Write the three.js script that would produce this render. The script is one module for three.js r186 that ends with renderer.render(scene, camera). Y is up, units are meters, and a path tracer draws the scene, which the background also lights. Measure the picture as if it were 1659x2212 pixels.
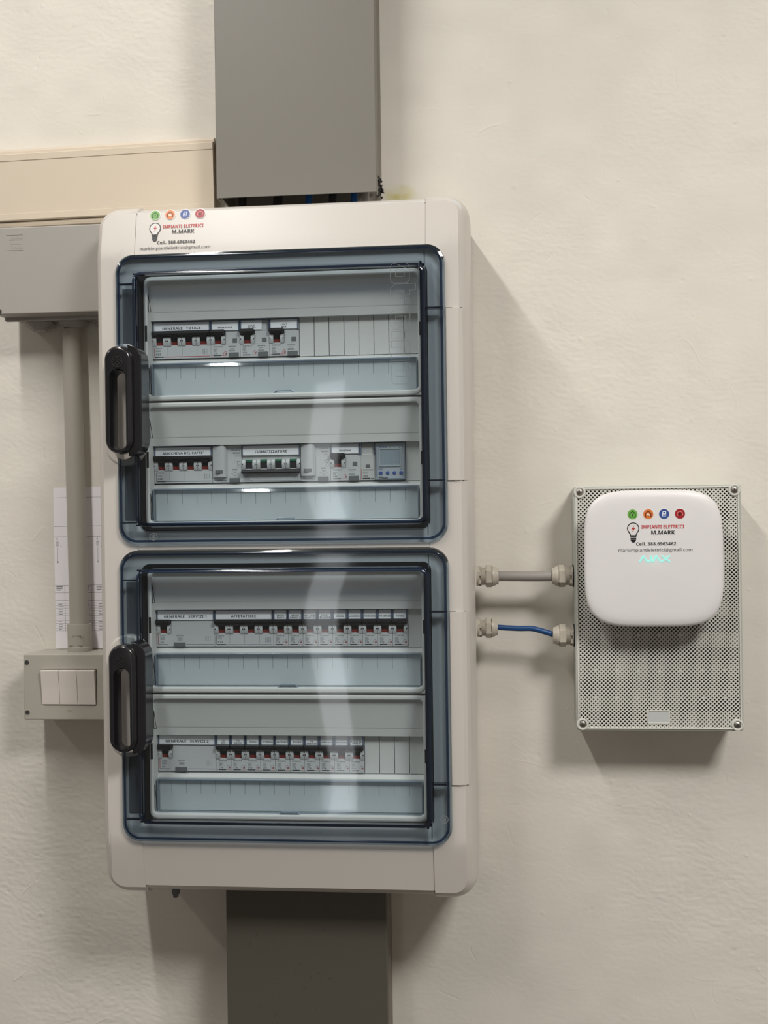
import * as THREE from 'three';
import { RoundedBoxGeometry } from 'three/addons/geometries/RoundedBoxGeometry.js';
import { mergeGeometries, toCreasedNormals } from 'three/addons/utils/BufferGeometryUtils.js';
import { TessellateModifier } from 'three/addons/modifiers/TessellateModifier.js';
import { RectAreaLightUniformsLib } from 'three/addons/lights/RectAreaLightUniformsLib.js';

// ------------------------------------------------------------------ camera, lights, exposure
const scene = new THREE.Scene();
const renderer = new THREE.WebGLRenderer({ antialias: true });
renderer.toneMapping = THREE.LinearToneMapping;
renderer.toneMappingExposure = 0.845;
renderer.shadowMap.enabled = true;
RectAreaLightUniformsLib.init();

const camera = new THREE.PerspectiveCamera((2 * Math.atan(1106 / 2500) * 180) / Math.PI, 1659 / 2212, 0.05, 20);
camera.position.set(0, 1.5, 1.5);
camera.rotation.order = 'YXZ';
camera.rotation.set(0, (5.8 * Math.PI) / 180, -0.0135);

const ROOM = { x0: -3.0, x1: 2.4, y1: 2.9, z1: 3.7 };
const WARM = new THREE.Color().setRGB(1, 0.965, 0.92);
const TUBES = [                                                    // ceiling tubes at right angles to the wall: edges that run out from the wall cast crisp shadows, upright edges soft ones
  { x: -0.68, z: 1.2, length: 1.4, power: 92 },
  { x: -2.05, z: 1.2, length: 1.4, power: 24 },
  { x: 0.95, z: 1.7, length: 0.6, width: 0.6, power: 49 },           // this one is a wide soft panel
];
const DOOR_GLOW = 2.2;

// ------------------------------------------------------------------ helpers (all lengths in millimetres, scaled to metres when a mesh is made)
const used = new Map();
function numbered(name) {
  const n = used.get(name) || 0;
  used.set(name, n + 1);
  return n ? name + '_' + String(n).padStart(3, '0') : name;
}
function mat(r, g, b, rough = 0.5, more = {}) {
  return new THREE.MeshPhysicalMaterial({ color: new THREE.Color().setRGB(r, g, b), roughness: rough, ...more });
}
const flat = (g) => (g.index ? g.toNonIndexed() : g);
function mesh(name, geos, material, parent = scene) {
  const list = (Array.isArray(geos) ? geos : [geos]).map(flat);
  for (const g of list) for (const k of Object.keys(g.attributes)) if (!['position', 'normal', 'uv'].includes(k)) g.deleteAttribute(k);
  const g = (list.length > 1 ? mergeGeometries(list) : list[0]).clone().scale(0.001, 0.001, 0.001);
  const m = new THREE.Mesh(g, material);
  m.name = parent === scene ? numbered(name) : name;
  m.castShadow = m.receiveShadow = true;
  parent.add(m);
  return m;
}
function group(name, parent, x = 0, y = 0, z = 0) {
  const o = new THREE.Group();
  o.name = parent === scene ? numbered(name) : name;
  o.position.set(x / 1000, y / 1000, z / 1000);
  parent.add(o);
  return o;
}
function tag(o, label, category, grp) {
  o.userData.label = label;
  o.userData.category = category;
  if (grp) o.userData.group = grp;
  return o;
}
function struct(o) { o.userData.kind = 'structure'; return o; }
function withUV(g) {
  if (!g.attributes.uv) g.setAttribute('uv', new THREE.BufferAttribute(new Float32Array(g.attributes.position.count * 2), 2));
  return g;
}
function box(x0, x1, y0, y1, z0, z1, r = 0) {
  const w = x1 - x0, h = y1 - y0, d = z1 - z0;
  const g = r > 0 ? new RoundedBoxGeometry(w, h, d, 2, Math.min(r, w / 2.01, h / 2.01, d / 2.01)) : new THREE.BoxGeometry(w, h, d);
  return g.translate((x0 + x1) / 2, (y0 + y1) / 2, (z0 + z1) / 2);
}
function rr(x0, x1, y0, y1, r, n = 8) {                            // rounded rectangle, counter-clockwise from its right edge
  const p = [];
  const arc = (cx, cy, a) => { for (let i = 0; i <= n; i++) { const t = a + (i / n) * Math.PI / 2; p.push([cx + r * Math.cos(t), cy + r * Math.sin(t)]); } };
  arc(x1 - r, y1 - r, 0); arc(x0 + r, y1 - r, Math.PI / 2); arc(x0 + r, y0 + r, Math.PI); arc(x1 - r, y0 + r, 1.5 * Math.PI);
  return p;
}
const shapeOf = (pts) => new THREE.Shape(pts.map(([x, y]) => new THREE.Vector2(x, y)));
function ext(shape, z0, z1, bevel = 0, seg = 2) {
  return new THREE.ExtrudeGeometry(shape, { depth: z1 - z0 - bevel * 2, bevelEnabled: bevel > 0, bevelSize: bevel, bevelThickness: bevel, bevelOffset: -bevel, bevelSegments: seg, curveSegments: 16 }).translate(0, 0, z0 + bevel);
}
function ring(outer, inner, z0, z1, bevel = 0) {
  const s = shapeOf(outer);
  s.holes.push(new THREE.Path(inner.map(([x, y]) => new THREE.Vector2(x, y))));
  return ext(s, z0, z1, bevel);
}
function extX(profile, x0, x1) {                                   // profile of [z, y] points swept along x
  const g = new THREE.ExtrudeGeometry(shapeOf(profile), { depth: x1 - x0, bevelEnabled: false });
  return g.rotateY(-Math.PI / 2).translate(x1, 0, 0);
}
function extY(profile, y0, y1) {                                   // profile of [x, z] points swept along y
  const g = new THREE.ExtrudeGeometry(shapeOf(profile), { depth: y1 - y0, bevelEnabled: false });
  return g.rotateX(Math.PI / 2).translate(0, y1, 0);
}
function loft(loops, { cap = false, crease = 0.6 } = {}) {         // loops of [x, y, z], joined in order; cap closes the last loop
  const n = loops[0].length, pos = [], idx = [];
  for (const l of loops) for (const p of l) pos.push(...p);
  for (let k = 0; k + 1 < loops.length; k++)
    for (let i = 0; i < n; i++) {
      const a = k * n + i, b = k * n + ((i + 1) % n);
      idx.push(a, b, b + n, a, b + n, a + n);
    }
  if (cap) {
    const l = loops[loops.length - 1], c = l.reduce((s, p) => [s[0] + p[0] / n, s[1] + p[1] / n, s[2] + p[2] / n], [0, 0, 0]);
    pos.push(...c);
    for (let i = 0; i < n; i++) idx.push((loops.length - 1) * n + i, (loops.length - 1) * n + ((i + 1) % n), loops.length * n);
  }
  const g = new THREE.BufferGeometry();
  g.setAttribute('position', new THREE.Float32BufferAttribute(pos, 3));
  g.setIndex(idx);
  return withUV(toCreasedNormals(g, crease));
}
const at = (pts, z) => pts.map(([x, y]) => [x, y, z]);
function cyl(axis, cx, cy, cz, r0, r1, len, seg = 28) {            // centred on (cx, cy, cz); r1 at the positive end
  const g = new THREE.CylinderGeometry(r1, r0, len, seg);
  if (axis === 'x') g.rotateZ(-Math.PI / 2);
  if (axis === 'z') g.rotateX(Math.PI / 2);
  return g.translate(cx, cy, cz);
}
function lathe(axis, pts, cx, cy, cz, seg = 36) {                  // pts of [radius, along]
  const g = new THREE.LatheGeometry(pts.map(([r, h]) => new THREE.Vector2(r, h)), seg);
  if (axis === 'x') g.rotateZ(-Math.PI / 2);
  if (axis === 'z') g.rotateX(Math.PI / 2);
  return toCreasedNormals(g.toNonIndexed(), 0.55).translate(cx, cy, cz);
}
const mirrored = (pts, c) => pts.map(([x, y]) => [2 * c - x, y]).reverse();
let seed = 7;
const rnd = () => { seed = (seed + 0x6d2b79f5) | 0; let t = Math.imul(seed ^ (seed >>> 15), 1 | seed); t = (t + Math.imul(t ^ (t >>> 7), 61 | t)) ^ t; return ((t ^ (t >>> 14)) >>> 0) / 4294967296; };

// one printed sheet of cells for every label and printed face
const PX = 9, ATLAS = 2048;
const sheet = document.createElement('canvas');
sheet.width = sheet.height = ATLAS;
const ink = sheet.getContext('2d');
ink.fillStyle = '#ffffff'; ink.fillRect(0, 0, ATLAS, ATLAS);
const shelf = { x: 2, y: 2, h: 0 };
function cell(w, h, draw) {                                        // w, h in mm; draw(ctx) works in mm with y down
  const pw = Math.ceil(w * PX), ph = Math.ceil(h * PX);
  if (shelf.x + pw + 4 > ATLAS) { shelf.x = 2; shelf.y += shelf.h + 4; shelf.h = 0; }
  const { x, y } = shelf;
  if (y + ph > ATLAS) throw new Error('the print sheet is full');
  shelf.x += pw + 4; shelf.h = Math.max(shelf.h, ph);
  ink.save(); ink.beginPath(); ink.rect(x - 1, y - 1, pw + 2, ph + 2); ink.clip(); ink.translate(x, y); ink.scale(PX, PX);
  draw(ink);
  ink.restore();
  return { u0: x / ATLAS, u1: (x + pw) / ATLAS, v0: 1 - (y + ph) / ATLAS, v1: 1 - y / ATLAS };
}
function printed(c, x0, x1, y0, y1, z) {
  const g = new THREE.PlaneGeometry(x1 - x0, y1 - y0).translate((x0 + x1) / 2, (y0 + y1) / 2, z), uv = g.attributes.uv;
  for (let i = 0; i < uv.count; i++) uv.setXY(i, c.u0 + uv.getX(i) * (c.u1 - c.u0), c.v0 + uv.getY(i) * (c.v1 - c.v0));
  return g;
}
function text(c, s, x, y, size, { weight = 'bold', align = 'center', width, color = '#15171b', font = 'sans-serif' } = {}) {
  c.save();
  c.translate(x, y); c.scale(0.1, 0.1);
  c.font = `${weight} ${size * 10}px ${font}`; c.textAlign = 'left'; c.textBaseline = 'alphabetic'; c.fillStyle = color;
  const w = c.measureText(s).width, k = width ? (width * 10) / w : 1;
  c.scale(k, 1);
  c.fillText(s, align === 'center' ? -w / 2 : align === 'right' ? -w : 0, 0);
  c.restore();
}

// ------------------------------------------------------------------ materials
const M = {
  frame: mat(0.61, 0.578, 0.535, 0.34, { clearcoat: 0.15, clearcoatRoughness: 0.25 }),
  hinge: mat(0.59, 0.555, 0.512, 0.38),
  inner: mat(0.66, 0.67, 0.66, 0.5),
  latch: mat(0.13, 0.14, 0.15, 0.5),
  cavity: mat(0.07, 0.075, 0.08, 0.6),
  cover: mat(0.64, 0.66, 0.645, 0.42),
  marking: mat(0.74, 0.77, 0.77, 0.5),
  tick: mat(0.3, 0.34, 0.36, 0.6),
  glazing: mat(0.82, 0.86, 0.88, 0.03, { transmission: 1, thickness: 0, ior: 1.5, side: THREE.DoubleSide }),
  flange: mat(0.62, 0.69, 0.74, 0.06, { transmission: 1, thickness: 0, ior: 1.5, side: THREE.DoubleSide }),
  navy: mat(0.05, 0.085, 0.16, 0.1, { transmission: 0.85, thickness: 0, ior: 1.5, side: THREE.DoubleSide }),
  clear: mat(0.93, 0.95, 0.96, 0.05, { transmission: 1, thickness: 0, ior: 1.5, side: THREE.DoubleSide }),
  clearEdge: mat(0.4, 0.48, 0.56, 0.12, { transmission: 0.5, thickness: 0, ior: 1.5, side: THREE.DoubleSide }),
  emboss: mat(0.2, 0.22, 0.23, 0.3),
  black: mat(0.012, 0.012, 0.014, 0.22, { clearcoat: 0.3, clearcoatRoughness: 0.15 }),
  blackDull: mat(0.01, 0.01, 0.011, 0.5),
  breaker: mat(0.62, 0.63, 0.63, 0.45),
  toggle: mat(0.011, 0.011, 0.013, 0.42),
  red: mat(0.18, 0.018, 0.014, 0.35),
  green: mat(0.03, 0.16, 0.09, 0.35),
  greyButton: mat(0.13, 0.14, 0.145, 0.5),
  lcd: mat(0.36, 0.42, 0.46, 0.2),
  blueButton: mat(0.06, 0.12, 0.42, 0.4),
  post: mat(0.16, 0.22, 0.33, 0.15, { transmission: 0.35, thickness: 0, side: THREE.DoubleSide }),
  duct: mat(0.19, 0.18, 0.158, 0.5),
  ductLow: mat(0.088, 0.08, 0.062, 0.5),  // darker plastic of the lower duct
  ductBase: mat(0.2, 0.18, 0.15, 0.55),
  ivory: mat(0.66, 0.57, 0.45, 0.5),
  boxGrey: mat(0.38, 0.362, 0.335, 0.42),
  switchGrey: mat(0.4, 0.38, 0.33, 0.5),
  rocker: mat(0.68, 0.63, 0.58, 0.35),
  pipe: mat(0.42, 0.39, 0.34, 0.35),
  gland: mat(0.5, 0.46, 0.39, 0.4),
  greyCable: mat(0.3, 0.28, 0.26, 0.45),
  blueCable: mat(0.008, 0.06, 0.2, 0.45),
  lid: mat(0.46, 0.48, 0.44, 0.4),
  grid: mat(0.62, 0.62, 0.57, 0.5),
  hub: mat(0.76, 0.745, 0.745, 0.38),
  steel: mat(0.32, 0.3, 0.27, 0.4, { metalness: 1 }),
  screwDark: mat(0.12, 0.12, 0.12, 0.35, { metalness: 0.7 }),
  gasket_or_gap: mat(0.01, 0.01, 0.01, 0.7),
};

// ------------------------------------------------------------------ the room
const noiseTable = new Float32Array(65536).map(() => rnd());
function vnoise(x, y, k) {
  const xi = Math.floor(x), yi = Math.floor(y), fx = x - xi, fy = y - yi, sx = fx * fx * (3 - 2 * fx), sy = fy * fy * (3 - 2 * fy);
  const h = (a, b) => noiseTable[((a * 73 + b * 9277 + k * 3571) % 65536 + 65536) % 65536];
  const t = h(xi, yi) + (h(xi + 1, yi) - h(xi, yi)) * sx, b = h(xi, yi + 1) + (h(xi + 1, yi + 1) - h(xi, yi + 1)) * sx;
  return t + (b - t) * sy - 0.5;
}
const TILE = { x0: -900, y0: 700, w: 1500, h: 1600, px: 1.25 };    // the plaster sheet that covers the wall in view, mirrored beyond
function plaster() {
  const W = Math.round(TILE.w * TILE.px), H = Math.round(TILE.h * TILE.px), hgt = new Float32Array(W * H), s = 1 / TILE.px;
  for (let j = 0; j < H; j++)
    for (let i = 0; i < W; i++) {
      const x = i * s, y = j * s;
      const wx = x + 14 * vnoise(x / 45, y / 45, 5), wy = y + 14 * vnoise(x / 45, y / 45, 6);
      const rough = Math.max(0, vnoise(x / 160, y / 160, 9) + 0.12) * 1.6;            // rougher patches
      hgt[j * W + i] = 0.9 * vnoise(x / 120, y / 90, 1) + 0.3 * vnoise(wx / 24, wy / 13, 2) + (0.14 + 0.34 * rough) * vnoise(wx / 7, wy / 4, 3) + (0.06 + 0.05 * rough) * vnoise(x / 2.4, y / 2, 4);
    }
  const stamp = (x, y, r, a) => {
    const px = x / s, py = y / s, pr = r / s, R = Math.ceil(pr * 2.2);
    for (let j = Math.max(0, Math.floor(py - R)); j <= Math.min(H - 1, py + R); j++)
      for (let i = Math.max(0, Math.floor(px - R)); i <= Math.min(W - 1, px + R); i++) hgt[j * W + i] += a * Math.exp(-((i - px) ** 2 + (j - py) ** 2) / (pr * pr));
  };
  for (let k = 0; k < 260; k++) stamp(rnd() * TILE.w, rnd() * TILE.h, 1 + rnd() * 2.6, (rnd() < 0.7 ? 1 : -1) * (0.15 + rnd() * 0.5));   // pimples and pits
  for (let k = 0; k < 170; k++) {                                  // trowel scratches
    let x = rnd() * TILE.w, y = rnd() * TILE.h, a = (rnd() - 0.5) * 1.6 + (rnd() < 0.35 ? Math.PI / 2 : 0);
    const len = 5 + rnd() * 34, amp = (rnd() < 0.6 ? 1 : -1) * (0.05 + rnd() * 0.14), bend = (rnd() - 0.5) * 0.05;
    for (let t = 0; t < len; t += 0.9) { stamp(x, y, 1.0, amp); x += Math.cos(a) * 0.9; y += Math.sin(a) * 0.9; a += bend + (rnd() - 0.5) * 0.05; }
  }
  let lo = Infinity, hi = -Infinity;
  for (const v of hgt) { lo = Math.min(lo, v); hi = Math.max(hi, v); }
  for (let i = 0; i < hgt.length; i++) hgt[i] = (hgt[i] - lo) / (hi - lo);
  const t = new THREE.DataTexture(hgt, W, H, THREE.RedFormat, THREE.FloatType);
  t.wrapS = t.wrapT = THREE.MirroredRepeatWrapping; t.magFilter = t.minFilter = THREE.LinearFilter; t.needsUpdate = true;
  return { map: t, range: hi - lo };
}
function paint() {                                                 // colour: faint mottling, a yellowish old-paint stain beside the duct, scuffs
  const W = 512, H = 546, d = new Uint8Array(W * H * 4);
  const k = TILE.w / W;
  for (let j = 0; j < H; j++)
    for (let i = 0; i < W; i++) {
      const x = i * k + TILE.x0, y = j * k + TILE.y0, o = (j * W + i) * 4;
      const m = 1 + 0.035 * vnoise(x / 130, y / 130, 21) + 0.03 * vnoise(x / 35, y / 30, 22);
      const st = Math.max(0, 1 - Math.hypot((x + 128) / 26, (y - 1908) / 17)) * (0.8 + vnoise(x / 6, y / 6, 23));
      d[o] = Math.min(255, 245 * m * (1 - 0.1 * st)); d[o + 1] = Math.min(255, 240 * m * (1 - 0.13 * st)); d[o + 2] = Math.min(255, 229 * m * (1 - 0.42 * st)); d[o + 3] = 255;
    }
  const t = new THREE.DataTexture(d, W, H, THREE.RGBAFormat);
  t.colorSpace = THREE.SRGBColorSpace; t.wrapS = t.wrapT = THREE.MirroredRepeatWrapping; t.magFilter = t.minFilter = THREE.LinearFilter; t.needsUpdate = true;
  return t;
}
const pl = plaster();
M.plaster = mat(0.8, 0.8, 0.8, 0.62, { map: paint(), bumpMap: pl.map, bumpScale: 0.0008 * pl.range });
M.wallPlain = mat(0.38, 0.36, 0.34, 0.8);
M.floor = mat(0.1, 0.085, 0.075, 0.5);
M.ceiling = mat(0.75, 0.73, 0.7, 0.9);
{
  const X0 = ROOM.x0 * 1000, X1 = ROOM.x1 * 1000, Y1 = ROOM.y1 * 1000, Z1 = ROOM.z1 * 1000;
  const back = box(X0 - 150, X1 + 150, 0, Y1, -150, 0), p = back.attributes.position, uv = back.attributes.uv;
  for (let i = 0; i < p.count; i++) uv.setXY(i, (p.getX(i) - TILE.x0) / TILE.w, (p.getY(i) - TILE.y0) / TILE.h);
  struct(mesh('wall_back', back, M.plaster));
  struct(mesh('wall_left', box(X0 - 150, X0, 0, Y1, 0, Z1), M.wallPlain));
  struct(mesh('wall_right', box(X1, X1 + 150, 0, Y1, 0, Z1), M.wallPlain));
  struct(mesh('floor', box(X0 - 150, X1 + 150, -100, 0, -150, Z1 + 150), M.floor));
  struct(mesh('ceiling', box(X0 - 150, X1 + 150, Y1, Y1 + 100, -150, Z1 + 150), M.ceiling));
  // front wall behind the camera with a narrow lit glass door, seen mirrored in the cabinet doors
  const D0 = -800, D1 = -640, DH = 2040;
  struct(mesh('wall_front', [box(X0 - 150, D0, 0, Y1, Z1, Z1 + 150), box(D1, X1 + 150, 0, Y1, Z1, Z1 + 150), box(D0, D1, DH, Y1, Z1, Z1 + 150)], mat(0.3, 0.28, 0.26, 0.8)));
  const door = group('door_1', scene); door.userData.kind = 'structure';
  mesh('door_frame', [box(D0, D0 + 12, 0, DH, Z1 + 20, Z1 + 60), box(D1 - 12, D1, 0, DH, Z1 + 20, Z1 + 60), box(D0, D1, DH - 12, DH, Z1 + 20, Z1 + 60)], M.frame, door);
  const lit = new THREE.MeshStandardMaterial({ color: 0x222222, emissive: new THREE.Color().setRGB(0.95, 0.98, 1), emissiveIntensity: DOOR_GLOW });
  mesh('lit_pane', box(D0 + 12, D1 - 12, 0, DH - 12, Z1 + 38, Z1 + 42), lit, door);
  const glow = new THREE.RectAreaLight(new THREE.Color().setRGB(0.95, 0.98, 1), DOOR_GLOW * 0.5, 0.13, 2.0);
  glow.position.set((D0 + D1) / 2000, 1.02, ROOM.z1 + 0.035); glow.lookAt((D0 + D1) / 2000, 1.02, 0);
  scene.add(glow);
}
{
  const lampGlow = new THREE.MeshStandardMaterial({ color: 0xffffff, emissive: WARM, emissiveIntensity: 8 });
  const Y = ROOM.y1 * 1000;
  TUBES.forEach((T, i) => {
    const h = T.length * 500, w = (T.width || 0.06) * 500 + 2, o = group(T.width ? 'ceiling_panel_lamp' : 'ceiling_tube_lamp', scene, T.x * 1000, Y, T.z * 1000);
    tag(o, ['long slim ceiling tube lamp above the cabinet, at right angles to the wall', 'long slim ceiling tube lamp over the left side of the room', 'square ceiling panel lamp over the right side of the room'][i], 'lamp');
    mesh('lamp_housing', box(-w - 10, w + 10, -34, 0, -h - 20, h + 20, 6), M.frame, o);
    mesh('diffuser', box(-w, w, -46, -33, -h, h, 5), lampGlow, o);
    const a = new THREE.RectAreaLight(WARM, T.power, T.width || 0.06, T.length);
    a.position.set(T.x, ROOM.y1 - 0.05, T.z); a.rotation.x = -Math.PI / 2;
    scene.add(a);
  });
}

// ------------------------------------------------------------------ the cabinet
const CX = -259;                                                   // middle of the cabinet
const DOORS = [{ y0: 1464, y1: 1812 }, { y0: 1110, y1: 1458 }];
const PANEL_TOPS = [1788, 1635.5, 1435.8, 1283.5];
const cabinet = group('distribution_cabinet', scene);
tag(cabinet, 'large off-white wall cabinet with two smoked transparent doors full of circuit breakers', 'electrical cabinet');
{
  const XA = -434, XB = -84, X0 = -488, X1 = -33, Y0 = 1037.5, Y1 = 1878;
  const outline = (inset, z) => {
    const n = 9, r = Math.max(6, 30 - inset), x0 = X0 + inset, x1 = X1 - inset, y0 = Y0 + inset, y1 = Y1 - inset, p = [];
    const arc = (cx, cy, a) => { for (let i = 0; i <= n; i++) { const t = a + (i / n) * Math.PI / 2; p.push([cx + r * Math.cos(t), cy + r * Math.sin(t), z]); } };
    const dz = Math.max(0, Math.min(1.5, (z - 100) * 0.1));
    arc(x1 - r, y1 - r, 0);
    p.push([XB, y1, z], [XB - 2, y1 - 2.5, z - dz], [XA + 2, y1 - 2.5, z - dz], [XA, y1, z]);
    arc(x0 + r, y1 - r, Math.PI / 2); for (const y of [1840, 1832, 1824, 1816, 1808, 1114, 1106, 1098, 1090, 1082]) p.push([x0, y, z]); arc(x0 + r, y0 + r, Math.PI);
    p.push([XA, y0, z], [XA + 2, y0 + 2.5, z - dz], [XB - 2, y0 + 2.5, z - dz], [XB, y0, z]);
    arc(x1 - r, y0 + r, 1.5 * Math.PI); for (const y of [1082, 1090, 1098, 1106, 1114, 1808, 1816, 1824, 1832, 1840]) p.push([x1, y, z]);
    return p;
  };
  const ease = (d) => (d > 0 ? (d * d) / (d + 8) : 0);
  const slope = (p) => [p[0], p[1], p[2] - 0.21 * Math.min(1, Math.max(0, (p[2] - 100) / 38)) * (ease(p[1] - 1808) + ease(1114 - p[1]))];   // the bands above and below the doors lean back
  const lean = (g) => { const q = g.attributes.position; for (let i = 0; i < q.count; i++) q.setZ(i, slope([q.getX(i), q.getY(i), q.getZ(i)])[2]); return toCreasedNormals(g, 0.6); };
  const fine = (g) => new TessellateModifier(9, 7).modify(flat(g));
  const rim = loft([outline(0.5, 76), outline(0, 84), outline(0, 104), outline(0.8, 118), outline(2.6, 131), outline(5.2, 140), outline(8.5, 146), outline(13, 150)].map((l) => l.map(slope)), { crease: 0.9 });
  const c = 22.5, side = [[XA, Y1 - 13]];
  const arcTo = (cx, cy, a0, a1) => { for (let i = 0; i <= 10; i++) { const t = a0 + ((a1 - a0) * i) / 10; side.push([cx + c * Math.cos(t), cy + c * Math.sin(t)]); } };
  for (let i = 0; i <= 9; i++) { const t = Math.PI / 2 + (i / 9) * Math.PI / 2; side.push([X0 + 30 + 17 * Math.cos(t), Y1 - 30 + 17 * Math.sin(t)]); }
  for (const y of [1840, 1832, 1824, 1816, 1808, 1114, 1106, 1098, 1090, 1082]) side.push([X0 + 13, y]);
  for (let i = 0; i <= 9; i++) { const t = Math.PI + (i / 9) * Math.PI / 2; side.push([X0 + 30 + 17 * Math.cos(t), Y0 + 30 + 17 * Math.sin(t)]); }
  side.push([XA, Y0 + 13]);
  for (const d of [DOORS[1], DOORS[0]]) { arcTo(XA, d.y0 + c, 1.5 * Math.PI, Math.PI); arcTo(XA, d.y1 - c, Math.PI, Math.PI / 2); }
  // mirrored about the true middle so that the right columns meet the right rim
  const MX = (X0 + X1) / 2, wide = (pts) => mirrored(pts, CX).map(([x, y]) => [x > XB + 1 && x > -62 ? x + 2 * (MX - CX) : x, y]);
  mesh('frame', [
    rim, lean(fine(ext(shapeOf(side), 138, 150))), lean(fine(ext(shapeOf(wide(side)), 138, 150))),
    box(XA, XB, DOORS[1].y1, DOORS[0].y0, 138, 150, 1),
    lean(flat(new THREE.BoxGeometry(XB - XA, 53, 10.5, 1, 8, 1).translate(CX, 1838.5, 143.25))), lean(flat(new THREE.BoxGeometry(XB - XA, 57, 10.5, 1, 8, 1).translate(CX, 1081.5, 143.25))),
  ], M.frame, cabinet);
  mesh('back_box', ring(rr(X0 + 2, X1 - 2, Y0 + 2, Y1 - 2, 28), rr(X0 + 6, X1 - 6, Y0 + 6, Y1 - 6, 24), 4, 84), M.frame, cabinet);
  mesh('back_plate', ext(shapeOf(rr(X0 + 5, X1 - 5, Y0 + 5, Y1 - 5, 25)), 2, 5), M.cavity, cabinet);
  const bezel = shapeOf(rr(-476, -42, 1056, 1866, 12));
  for (const t of PANEL_TOPS) bezel.holes.push(new THREE.Path(rr(CX - 166, CX + 166, t - 149.5, t - 0.5, 8).map(([x, y]) => new THREE.Vector2(x, y))));
  mesh('inner_bezel', ext(bezel, 122, 137), M.inner, cabinet);
  for (const [t0, t1] of [[PANEL_TOPS[0], PANEL_TOPS[1]], [PANEL_TOPS[2], PANEL_TOPS[3]]])
    mesh('gasket_or_gap', [ring(rr(-434, -83.5, t1 - 155, t0 + 5, 10), rr(-427, -90.6, t1 - 150.3, t0 + 0.4, 9), 136.5, 138.6), box(-427, -90.6, t1 + 0.3, t0 - 150.3, 134, 137.4)], M.gasket_or_gap, cabinet);  // black ring and crossbar drawn in for the shaded gaps around the panels
  for (const [y0, y1] of [[1536, 1737], [1181, 1383]])
    mesh('hinge_cover', extY([[-62, 144], [-38.5, 128], [-37.6, 136], [-39, 143], [-42.5, 148.5], [-47, 151.2], [-52, 152], [-61.5, 152]].reverse(), y0, y1), M.hinge, cabinet);
  for (const [y0, y1] of [[1536, 1737], [1181, 1383]])
    for (const y of [y0 - 0.8, y1]) mesh('hinge_gap', extY([[-62, 149.4], [-43, 146.8], [-42.4, 148.2], [-46, 149.6], [-62, 150.4]], y, y + 0.8), M.cavity, cabinet);
  for (const d of DOORS) mesh('latch_channel', box(-453, -434.8, d.y0 + 30, d.y1 - 38, 136.4, 138.4, 0.8), M.latch, cabinet);
  mesh('drain_plug', [cyl('y', -408, 1036, 100, 5, 5, 10), cyl('y', -408, 1029.5, 100, 3.2, 3.8, 6)], M.greyButton, cabinet);
}
// the two doors
function letterOutlines() {                                        // "bticino" as thin outlines; u runs along the word, v up the letter
  const o = [], R = (u0, u1, v0, v1, r) => rr(u0, u1, v0, v1, r, 5);
  const H = 22;
  const line = (pts) => o.push(pts);
  const L = { b: -110, t: -86, i1: -68.5, c: -56, i2: -31, n: -20, o: 6 };
  line(R(L.b, L.b + 23, 0, H, 5)); line(R(L.b + 7.5, L.b + 15.5, 6, 16, 0.3)); line([[L.b, 5], [L.b, 33], [L.b + 7.5, 33], [L.b + 7.5, H]]);
  line([[L.t, 5], [L.t + 5, 0], [L.t + 13, 0], [L.t + 13, 6], [L.t + 7.5, 6], [L.t + 7.5, 15], [L.t + 13, 15], [L.t + 13, H], [L.t + 7.5, H], [L.t + 7.5, 29], [L.t, 29], [L.t, 5]]);
  for (const a of [L.i1, L.i2]) { line(R(a, a + 8, 0, 15.5, 0.3)); line(R(a, a + 8, 15.5, H, 0.3)); }
  line([[L.c + 23, 14], [L.c + 23, 18], [L.c + 19, H], [L.c + 4, H], [L.c, 18], [L.c, 4], [L.c + 4, 0], [L.c + 19, 0], [L.c + 23, 4], [L.c + 23, 8.5], [L.c + 15.5, 8.5], [L.c + 15.5, 5.5], [L.c + 7.5, 5.5], [L.c + 7.5, 16.5], [L.c + 15.5, 16.5], [L.c + 15.5, 14], [L.c + 23, 14]]);
  line([[L.n, 0], [L.n, H], [L.n + 18, H], [L.n + 23, 17], [L.n + 23, 0], [L.n + 15.5, 0], [L.n + 15.5, 15.5], [L.n + 7.5, 15.5], [L.n + 7.5, 0], [L.n, 0]]);
  line(R(L.o, L.o + 24, 0, H, 4)); line(R(L.o + 8, L.o + 15.5, 5, 17, 0.3));
  return o;
}
function ribbon(pts, w, z, closed) {
  const geos = [], n = pts.length;
  for (let i = 0; i < (closed ? n : n - 1); i++) {
    const [x0, y0] = pts[i], [x1, y1] = pts[(i + 1) % n], len = Math.hypot(x1 - x0, y1 - y0);
    if (len < 0.05) continue;
    geos.push(new THREE.BoxGeometry(len + w, w, w * 0.8).rotateZ(Math.atan2(y1 - y0, x1 - x0)).translate((x0 + x1) / 2, (y0 + y1) / 2, z));
  }
  return geos;
}
const twist = (d, k, x, y) => { const u = (x + 259) / 170.8, v = (y - (d.y0 + d.y1) / 2) / 147.2, s = Math.max(0, (1 - u ** 4) * (1 - v ** 4)); return 164 + s * ((k ? 2.4 : 2.0) * u * v * (k ? -1 : 1) + 0.5); };
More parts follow.
